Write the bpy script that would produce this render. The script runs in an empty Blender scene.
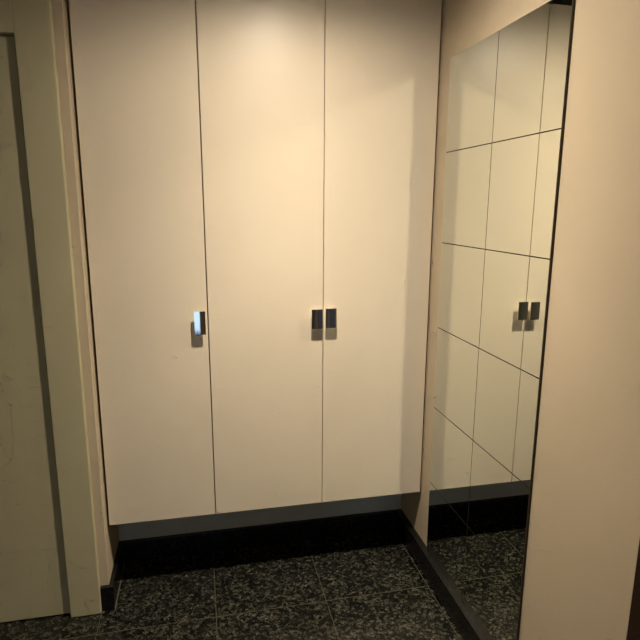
import bpy, bmesh, math
from mathutils import Matrix, Vector

SC = bpy.context.scene
COL = SC.collection

# ------------------------------------------------------------------ measures (metres)
DY = 2.1055            # front of the cupboard doors
WL, WR = -0.390, 0.922 # side walls of the niche
YB = 2.343             # back wall of the niche
YC = 2.049             # outer corner of the left wall
CEIL = 2.40
ZB, ZT = 0.318, 2.316  # bottom and top of the cupboard
XH = -1.45             # far left side of the hall
YH = -2.50             # rear end of the hall
BH = 0.100             # height of the granite skirting

# ------------------------------------------------------------------ materials
def new_mat(name):
    m = bpy.data.materials.new(name)
    m.use_nodes = True
    nt = m.node_tree
    return m, nt, nt.nodes['Principled BSDF']

def paint(name, col, rough=0.6, spec=0.3, bump=0.0, scale=250.0, var=0.03):
    m, nt, b = new_mat(name)
    tc = nt.nodes.new('ShaderNodeTexCoord')
    n = nt.nodes.new('ShaderNodeTexNoise')
    n.inputs['Scale'].default_value = 3.0
    n.inputs['Detail'].default_value = 4.0
    nt.links.new(tc.outputs['Object'], n.inputs['Vector'])
    r = nt.nodes.new('ShaderNodeValToRGB')
    r.color_ramp.elements[0].position = 0.3
    r.color_ramp.elements[1].position = 0.7
    r.color_ramp.elements[0].color = (*[c * (1 - var) for c in col], 1)
    r.color_ramp.elements[1].color = (*[min(1, c * (1 + var)) for c in col], 1)
    nt.links.new(n.outputs['Fac'], r.inputs['Fac'])
    nt.links.new(r.outputs['Color'], b.inputs['Base Color'])
    b.inputs['Roughness'].default_value = rough
    b.inputs['Specular IOR Level'].default_value = spec
    if bump:
        n2 = nt.nodes.new('ShaderNodeTexNoise')
        n2.inputs['Scale'].default_value = scale
        nt.links.new(tc.outputs['Object'], n2.inputs['Vector'])
        bp = nt.nodes.new('ShaderNodeBump')
        bp.inputs['Strength'].default_value = bump
        bp.inputs['Distance'].default_value = 0.002
        nt.links.new(n2.outputs['Fac'], bp.inputs['Height'])
        nt.links.new(bp.outputs['Normal'], b.inputs['Normal'])
    return m

def granite(name, base=1.0, grout=False, rough=0.22, dark=False):
    m, nt, b = new_mat(name)
    N, L = nt.nodes.new, nt.links.new
    tc = N('ShaderNodeTexCoord')
    # warp so that the grains are not perfect polygons
    wn = N('ShaderNodeTexNoise'); wn.inputs['Scale'].default_value = 45; wn.inputs['Detail'].default_value = 3
    L(tc.outputs['Object'], wn.inputs['Vector'])
    sc = N('ShaderNodeVectorMath'); sc.operation = 'SCALE'; sc.inputs['Scale'].default_value = 0.012
    L(wn.outputs['Color'], sc.inputs[0])
    ad = N('ShaderNodeVectorMath'); ad.operation = 'ADD'
    L(tc.outputs['Object'], ad.inputs[0]); L(sc.outputs[0], ad.inputs[1])
    v1 = N('ShaderNodeTexVoronoi'); v1.inputs['Scale'].default_value = 84
    v2 = N('ShaderNodeTexVoronoi'); v2.inputs['Scale'].default_value = 190
    L(ad.outputs[0], v1.inputs['Vector']); L(ad.outputs[0], v2.inputs['Vector'])
    s1 = N('ShaderNodeSeparateColor'); L(v1.outputs['Color'], s1.inputs[0])
    s2 = N('ShaderNodeSeparateColor'); L(v2.outputs['Color'], s2.inputs[0])
    r1 = N('ShaderNodeValToRGB'); e = r1.color_ramp.elements
    k = base
    if dark:
        cols = [(0.0, (.004, .004, .004)), (.6, (.006, .006, .006)), (.9, (.012, .012, .011)), (1, (.02, .02, .018))]
    else:
        cols = [(0.0, (.006, .006, .006)), (.36, (.014, .014, .012)), (.55, (.050, .052, .040)),
                (.72, (.112, .110, .080)), (.88, (.20, .195, .145)), (1, (.34, .33, .27))]
    e[0].position = cols[0][0]; e[0].color = (*[c * k for c in cols[0][1]], 1)
    e[1].position = cols[-1][0]; e[1].color = (*[c * k for c in cols[-1][1]], 1)
    for p, c in cols[1:-1]:
        q = e.new(p); q.color = (*[x * k for x in c], 1)
    mixf = N('ShaderNodeMath'); mixf.operation = 'MULTIPLY_ADD'
    mixf.inputs[1].default_value = 0.55
    half = N('ShaderNodeMath'); half.operation = 'MULTIPLY'; half.inputs[1].default_value = 0.45
    L(s2.outputs[0], half.inputs[0]); L(s1.outputs[0], mixf.inputs[0]); L(half.outputs[0], mixf.inputs[2])
    L(mixf.outputs[0], r1.inputs['Fac'])
    out = r1.outputs['Color']
    if grout:
        sp = N('ShaderNodeSeparateXYZ'); L(tc.outputs['Object'], sp.inputs[0])
        fac = None
        for ax, off, pitch in (('X', 0.0141, 0.4335), ('Y', 1.9086, 0.4335)):
            a = N('ShaderNodeMath'); a.operation = 'SUBTRACT'; a.inputs[1].default_value = off - pitch / 2
            L(sp.outputs[ax], a.inputs[0])
            f = N('ShaderNodeMath'); f.operation = 'FLOORED_MODULO'; f.inputs[1].default_value = pitch
            L(a.outputs[0], f.inputs[0])
            d = N('ShaderNodeMath'); d.operation = 'SUBTRACT'; d.inputs[1].default_value = pitch / 2
            L(f.outputs[0], d.inputs[0])
            ab = N('ShaderNodeMath'); ab.operation = 'ABSOLUTE'; L(d.outputs[0], ab.inputs[0])
            lt = N('ShaderNodeMath'); lt.operation = 'LESS_THAN'; lt.inputs[1].default_value = 0.0016
            L(ab.outputs[0], lt.inputs[0])
            if fac is None:
                fac = lt.outputs[0]
            else:
                mx = N('ShaderNodeMath'); mx.operation = 'MAXIMUM'
                L(fac, mx.inputs[0]); L(lt.outputs[0], mx.inputs[1]); fac = mx.outputs[0]
        mix = N('ShaderNodeMix'); mix.data_type = 'RGBA'
        L(fac, mix.inputs['Factor']); L(out, mix.inputs['A'])
        mix.inputs['B'].default_value = (.058, .054, .038, 1)
        out = mix.outputs['Result']
    L(out, b.inputs['Base Color'])
    b.inputs['Roughness'].default_value = rough
    b.inputs['Specular IOR Level'].default_value = 0.35
    return m

def metal(name, col, rough):
    m, nt, b = new_mat(name)
    b.inputs['Metallic'].default_value = 1.0
    b.inputs['Base Color'].default_value = (*col, 1)
    n = nt.nodes.new('ShaderNodeTexNoise'); n.inputs['Scale'].default_value = 60
    mr = nt.nodes.new('ShaderNodeMapRange')
    mr.inputs['To Min'].default_value = rough * .8; mr.inputs['To Max'].default_value = rough * 1.2
    nt.links.new(n.outputs['Fac'], mr.inputs['Value'])
    nt.links.new(mr.outputs['Result'], b.inputs['Roughness'])
    return m

M_DOOR = paint('cream_laminate', (.74, .657, .505), rough=0.38, spec=0.35, var=0.012)
M_CARC = paint('cupboard_carcass', (.42, .34, .22), rough=0.7)
M_WALL = paint('beige_wall_paint', (.51, .43, .305), rough=0.75, spec=0.2, bump=.05)
M_BACK = paint('shade_grey_niche', (.56, .54, .45), rough=0.75, spec=0.2, bump=.05)  # back wall paint with the niche's grey shade put into its colour
M_CEIL = paint('white_ceiling_paint', (.70, .68, .62), rough=0.85, spec=0.1)
M_CASE = paint('grey_cream_gloss_paint', (.50, .46, .285), rough=0.45, spec=0.35)
M_FLOOR = granite('speckled_granite_tiles', .285, grout=True)
M_SKIRT = granite('black_granite', 1.2, rough=0.25, dark=True)
M_SEAL = paint('pale_joint_sealant', (.09, .085, .065), rough=.5)
M_CHROME = metal('polished_chrome', (.86, .87, .88), 0.06)
M_EDGE = paint('dark_mirror_edge', (.05, .034, .018), rough=0.5)
M_DARKWOOD = paint('dark_brown_wood', (.035, .02, .012), rough=0.4, var=.3)
M_WHITE = paint('white_enamel', (.8, .8, .78), rough=0.4)

m, nt, b = new_mat('mirror_glass')
b.inputs['Metallic'].default_value = 1.0
b.inputs['Base Color'].default_value = (.80, .82, .755, 1)
b.inputs['Roughness'].default_value = 0.0
M_MIRROR = m

m, nt, b = new_mat('clear_pane')
nt.nodes.remove(b)
out = nt.nodes['Material Output']
tr = nt.nodes.new('ShaderNodeBsdfTransparent'); tr.inputs['Color'].default_value = (.9, .94, .97, 1)
gl = nt.nodes.new('ShaderNodeBsdfGlossy'); gl.inputs['Roughness'].default_value = .05
fr = nt.nodes.new('ShaderNodeFresnel'); fr.inputs['IOR'].default_value = 1.45
mx = nt.nodes.new('ShaderNodeMixShader')
nt.links.new(fr.outputs[0], mx.inputs[0]); nt.links.new(tr.outputs[0], mx.inputs[1]); nt.links.new(gl.outputs[0], mx.inputs[2])
nt.links.new(mx.outputs[0], out.inputs['Surface'])
M_PANE = m

m, nt, b = new_mat('warm_bulb')
b.inputs['Base Color'].default_value = (1, .9, .75, 1)
b.inputs['Emission Color'].default_value = (1, .80, .55, 1)
b.inputs['Emission Strength'].default_value = 4.0
M_BULB = m

# ------------------------------------------------------------------ mesh helpers
def add_box(bm, lo, hi):
    x0, y0, z0 = lo; x1, y1, z1 = hi
    vs = [bm.verts.new(p) for p in ((x0, y0, z0), (x1, y0, z0), (x1, y1, z0), (x0, y1, z0),
                                    (x0, y0, z1), (x1, y0, z1), (x1, y1, z1), (x0, y1, z1))]
    for f in ((0, 3, 2, 1), (4, 5, 6, 7), (0, 1, 5, 4), (1, 2, 6, 5), (2, 3, 7, 6), (3, 0, 4, 7)):
        bm.faces.new([vs[i] for i in f])
    return vs

def link(name, bm, mat, parent=None, bevel=0.0, seg=2, loc=None, smooth=False):
    bmesh.ops.recalc_face_normals(bm, faces=bm.faces[:])
    if bevel:
        bmesh.ops.bevel(bm, geom=bm.edges[:], offset=bevel, segments=seg, affect='EDGES', profile=0.5)
    if loc:
        bmesh.ops.translate(bm, verts=bm.verts[:], vec=Vector(loc) * -1)
    me = bpy.data.meshes.new(name)
    bm.to_mesh(me); bm.free()
    me.materials.append(mat)
    if smooth:
        for p in me.polygons:
            p.use_smooth = True
    o = bpy.data.objects.new(name, me)
    COL.objects.link(o)
    if loc:
        o.location = loc
    if parent:
        o.parent = parent
        o.matrix_parent_inverse = Matrix.Translation(-Vector(parent_loc(parent)))
    return o

def parent_loc(p):
    v = Vector((0, 0, 0))
    while p is not None:
        v += p.location
        if p.parent is not None:
            v += p.matrix_parent_inverse.translation
        p = p.parent
    return v

def boxes(name, bx, mat, parent=None, bevel=0.0, seg=2):
    bm = bmesh.new()
    for lo, hi in bx:
        add_box(bm, lo, hi)
    return link(name, bm, mat, parent, bevel, seg)

def struct(o):
    o['kind'] = 'structure'
    return o

def thing(name, label, cat, loc, group=None):
    o = bpy.data.objects.new(name, None)
    COL.objects.link(o)
    o.location = loc
    o.empty_display_size = 0.1
    o['label'] = label; o['category'] = cat
    if group:
        o['group'] = group
    return o

# ------------------------------------------------------------------ the room
struct(boxes('floor', [((XH - .1, YH - .1, -.08), (WR + .1, YB + .1, 0))], M_FLOOR))
struct(boxes('ceiling', [((XH - .1, YH - .1, CEIL), (WR + .1, YB + .1, CEIL + .1))], M_CEIL))
struct(boxes('wall_right', [((WR, YH - .1, 0), (WR + .1, YB + .1, CEIL))], M_WALL))
struct(boxes('wall_back', [((WL, YB, 0), (WR, YB + .1, CEIL))], M_BACK))
struct(boxes('wall_left', [((XH - .1, YC, 0), (WL, YB + .1, CEIL))], M_WALL, bevel=.003))
struct(boxes('wall_side', [((XH - .1, YH - .1, 0), (XH, YC, CEIL))], M_WALL))
GX0, GX1, GZ1 = -.80, .015, 2.05  # opening for the added fill-light door
struct(boxes('wall_front', [((XH, YH - .1, 0), (GX0, YH, CEIL)), ((GX1, YH - .1, 0), (WR, YH, CEIL)),
                            ((GX0, YH - .1, GZ1), (GX1, YH, CEIL))], M_WALL))

# black granite skirting
TB = .018
struct(boxes('baseboard_back', [((WL + TB, YB - TB, 0), (WR - .030, YB, BH))], M_SKIRT, bevel=.0015))
struct(boxes('baseboard_right', [((WR - .030, .905, 0), (WR, YB, BH))], M_SKIRT, bevel=.0015))
CX1 = -.420   # right edge of the casing on the left
bm = bmesh.new()   # L-shaped: along the niche wall and round the outer corner
pts = [(WL, YB), (WL, YC), (CX1, YC), (CX1, YC - TB), (WL + TB, YC - TB), (WL + TB, YB)]
bot = [bm.verts.new((x, y, 0)) for x, y in pts]; top = [bm.verts.new((x, y, BH)) for x, y in pts]
bm.faces.new(bot); bm.faces.new(top)
for i in range(6):
    j = (i + 1) % 6
    bm.faces.new((bot[i], bot[j], top[j], top[i]))
struct(link('baseboard_left', bm, M_SKIRT, bevel=.0015))
# pale sealant bead where skirting meets floor
struct(boxes('trim_1', [((WL + TB + .0002, YC - TB, 0), (WL + TB + .0030, YB - TB - .001, .003))], M_SEAL))

# door to the left of the niche, seen only by its casing
d1 = struct(boxes('door_1', [((CX1 - .985, YC - .012, .006), (CX1 - .115, YC - .001, 2.06))], M_CASE, bevel=.002))
boxes('casing', [((CX1 - .11, YC - .032, 0), (CX1, YC - .0005, 2.17)),
                 ((CX1 - 1.03, YC - .032, 0), (CX1 - .99, YC - .0005, 2.17)),
                 ((CX1 - .99, YC - .032, 2.065), (CX1 - .11, YC - .0005, 2.17))], M_CASE, d1, bevel=.003)
# added dark door along the right wall, gives a handle its black reflection
d2 = struct(boxes('door_2_added', [((WR - .014, .20, .006), (WR - .001, .80, 2.05))], M_DARKWOOD, bevel=.002))
boxes('casing', [((WR - .028, .10, 0), (WR - .0005, .192, 2.15)), ((WR - .028, .808, 0), (WR - .0005, .90, 2.15)),
                 ((WR - .028, .192, 2.056), (WR - .0005, .808, 2.15))], M_DARKWOOD, d2, bevel=.002)
# added glazed door behind the camera, for cool fill and a bluish handle
d3 = struct(boxes('door_3_fill', [((GX0, YH - .06, 0), (GX0 + .05, YH - .01, GZ1)), ((GX1 - .05, YH - .06, 0), (GX1, YH - .01, GZ1)),
                             ((GX0 + .05, YH - .06, GZ1 - .06), (GX1 - .05, YH - .01, GZ1)),
                             ((GX0 + .05, YH - .06, 0), (GX1 - .05, YH - .01, .05))], M_DARKWOOD))
boxes('fill_pane', [((GX0 + .05, YH - .040, .05), (GX1 - .05, YH - .034, GZ1 - .06))], M_PANE, d3)

# ------------------------------------------------------------------ the wall-hung cupboard
cup = thing('wardrobe', 'tall cream three-door wardrobe hung above the black granite floor between two walls', 'wardrobe',
            ((WL + WR) / 2, DY + .11, ZB))
CL, CR = -.381, .913
boxes('carcass', [((CL + .003, DY + .019, ZB), (CL + .021, YB - .002, ZT)), ((CR - .021, DY + .019, ZB), (CR - .003, YB - .002, ZT)),
                  ((CL + .021, DY + .019, ZB), (CR - .021, YB - .002, ZB + .018)),
                  ((CL + .021, DY + .019, ZT - .018), (CR - .021, YB - .002, ZT)),
                  ((CL + .021, YB - .010, ZB + .018), (CR - .021, YB - .002, ZT - .018)),
                  ((.018, DY + .019, ZB + .018), (.036, YB - .010, ZT - .018)),
                  ((.462, DY + .019, ZB + .018), (.480, YB - .010, ZT - .018))], M_CARC, cup)

def cup_door(xb0, xb1, xt0, xt1):
    bm = bmesh.new()
    vs = add_box(bm, (xb0, DY, ZB), (xb1, DY + .018, ZT))
    for v in vs:
        if v.co.z > 1:
            v.co.x = xt0 if abs(v.co.x - xb0) < 1e-6 else xt1
    return link('door', bm, M_DOOR, cup, bevel=.0012)

G1b, G1t, G2 = .0285, .0215, .4712
g = .0021
doors = [cup_door(CL, G1b - g, CL, G1t - g), cup_door(G1b + g, G2 - g + .0006, G1t + g, G2 - g + .0006),
         cup_door(G2 + g - .0006, CR, G2 + g - .0006, CR)]

def handle(x0, x1, z0, z1, door, yaw=0.0, sag=.0006):
    """a slightly bowed chrome plate carried on a short stem"""
    bm = bmesh.new()
    yf, t, n = DY - .027, .005, 10
    cx, cz = (x0 + x1) / 2, (z0 + z1) / 2
    rows = []
    for i in range(n + 1):
        u = -1 + 2 * i / n
        x = x0 + (x1 - x0) * i / n
        y = yf + sag * u * u + math.tan(yaw) * (x - cx)
        rows.append([bm.verts.new(p) for p in ((x, y, z0), (x, y, z1), (x, y + t, z1), (x, y + t, z0))])
    for a, b_ in zip(rows, rows[1:]):
        for k in range(4):
            bm.faces.new((a[k], a[(k + 1) % 4], b_[(k + 1) % 4], b_[k]))
    bm.faces.new(rows[0]); bm.faces.new(rows[-1][::-1])
    bmesh.ops.recalc_face_normals(bm, faces=bm.faces[:])
    sharp = [e for e in bm.edges if len(e.link_faces) == 2 and e.calc_face_angle(0) > .8]
    bmesh.ops.bevel(bm, geom=sharp, offset=.0012, segments=2, affect='EDGES')
    add_box(bm, (cx - .007, yf + t - .001, cz - .020), (cx + .007, DY - .0002, cz + .020))
    o = link('handle', bm, M_CHROME, door)
    o['label'] = 'polished chrome plate handle'
    return o

handle(-.0244, .0159, 1.0736, 1.1626, doors[0])
handle(.4201, .4635, 1.0777, 1.1547, doors[1])
handle(.4762, .5204, 1.0794, 1.1568, doors[2])

# ------------------------------------------------------------------ the mirror of twelve glass tiles
Y1, Y2, Y3 = 1.3248, 1.6725, 2.0124
MF = .9150
mir = thing('wall_mirror', 'tall mirror of glass tiles on the right wall beside the wardrobe', 'mirror', (WR, (Y1 + Y3) / 2, BH + .001))
boxes('backing', [((MF + .0025, Y1, BH + .001), (WR - .0004, Y3, 2.0725)),
                  ((MF - .0004, Y1 - .0022, BH + .001), (WR - .0004, Y1, 2.0725))], M_EDGE, mir)
zs = [BH + .001] + [1.7456 - k * .3328 for k in (4, 3, 2, 1, 0)] + [2.0725]
jg = .0017
for (ya, yb) in ((Y1 + .0004, Y2 - jg), (Y2 + jg, Y3 - .0004)):
    for k in range(6):
        za = zs[k] + (jg if k else 0); zb = zs[k + 1] - (jg if k < 5 else 0)
        boxes('mirror_tile', [((MF, ya, za), (MF + .0024, yb, zb))], M_MIRROR, mir)

# ------------------------------------------------------------------ recessed downlight in the ceiling
LX, LY = .335, 1.47
dl = thing('downlight', 'round white downlight in the ceiling in front of the wardrobe', 'ceiling light', (LX, LY, CEIL))
def ring(name, r0, r1, z0, z1, mat, parent, seg=40):
    bm = bmesh.new()
    vs = []
    for i in range(seg):
        a = 2 * math.pi * i / seg
        c, s = math.cos(a), math.sin(a)
        vs.append([bm.verts.new((LX + r * c, LY + r * s, z)) for r, z in ((r0, z0), (r1, z0), (r1, z1), (r0, z1))])
    for i in range(seg):
        A, B = vs[i], vs[(i + 1) % seg]
        for k in range(4):
            bm.faces.new((A[k], A[(k + 1) % 4], B[(k + 1) % 4], B[k]))
    return link(name, bm, mat, parent, smooth=False)
ring('trim_ring', .034, .048, CEIL - .006, CEIL - .0003, M_WHITE, dl)
bm = bmesh.new()
bmesh.ops.create_circle(bm, cap_ends=True, radius=.033, segments=40, matrix=Matrix.Translation((LX, LY, CEIL - .002)))
link('bulb', bm, M_BULB, dl)

ld = bpy.data.lights.new('downlight_beam', 'POINT')
ld.energy = 222
ld.color = (1.0, .845, .675)
ld.shadow_soft_size = .045
ld.use_nodes = True                      # reflector lamp: bright beam downwards, weak spill to the sides
nt = ld.node_tree; N, L = nt.nodes.new, nt.links.new
tc = N('ShaderNodeTexCoord'); sp = N('ShaderNodeSeparateXYZ'); L(tc.outputs['Normal'], sp.inputs[0])
mr = N('ShaderNodeMath'); mr.operation = 'MULTIPLY'; mr.inputs[1].default_value = -1.0; L(sp.outputs['Z'], mr.inputs[0])
fc = N('ShaderNodeFloatCurve'); cu = fc.mapping.curves[0]
PTS = [(0, 0), (.12, .016), (.208, .035), (.30, .068), (.375, .095), (.707, .27), (.906, .70), (.953, .85), (1, 1)]
cu.points[0].location = PTS[0]; cu.points[1].location = PTS[-1]
for p in PTS[1:-1]:
    cu.points.new(*p)
for p in cu.points:
    p.handle_type = 'AUTO_CLAMPED'
fc.mapping.update()
L(mr.outputs[0], fc.inputs['Value'])
em = nt.nodes['Emission']; L(fc.outputs['Value'], em.inputs['Strength'])
lo = bpy.data.objects.new('downlight_beam', ld)
COL.objects.link(lo)
lo.location = (LX, LY, CEIL - .002 - .047)

# ------------------------------------------------------------------ bluish fill sky, let in through the added glazed door
w = bpy.data.worlds.new('cool_fill_sky'); SC.world = w
w.use_nodes = True
bg = w.node_tree.nodes['Background']
bg.inputs['Color'].default_value = (.66, .82, 1.0, 1)
bg.inputs['Strength'].default_value = 1.5

# ------------------------------------------------------------------ camera
F_PX, PITCH, YAW, ROLL = 557.39, .2025, .2145, .0052
cam = bpy.data.cameras.new('camera'); co = bpy.data.objects.new('camera', cam); COL.objects.link(co)
cam.sensor_width = 36; cam.lens = F_PX / 640 * 36
cam.clip_start = .02
cp, sp, cy, sy = math.cos(PITCH), math.sin(PITCH), math.cos(YAW), math.sin(YAW)
Fv = Vector((sy * cp, cy * cp, -sp)); Rv = Vector((cy, -sy, 0)); Uv = Rv.cross(Fv)
R2 = Rv * math.cos(ROLL) + Uv * math.sin(ROLL); U2 = Uv * math.cos(ROLL) - Rv * math.sin(ROLL)
mw = Matrix((R2, U2, -Fv)).transposed().to_4x4()
mw.translation = (0, 0, 1.55)
co.matrix_world = mw
SC.camera = co

# ------------------------------------------------------------------ colour management
vs_ = SC.view_settings
vs_.view_transform = 'Standard'; vs_.look = 'None'; vs_.gamma = 1.0; vs_.use_curve_mapping = False
vs_.exposure = 0.0
SC.cycles.caustics_reflective = True
SC.cycles.max_bounces = 10
SC.cycles.sample_clamp_indirect = 8.0
SC.cycles.use_guiding = True
SC.cycles.blur_glossy = 0.0
SC.cycles.use_denoising = True
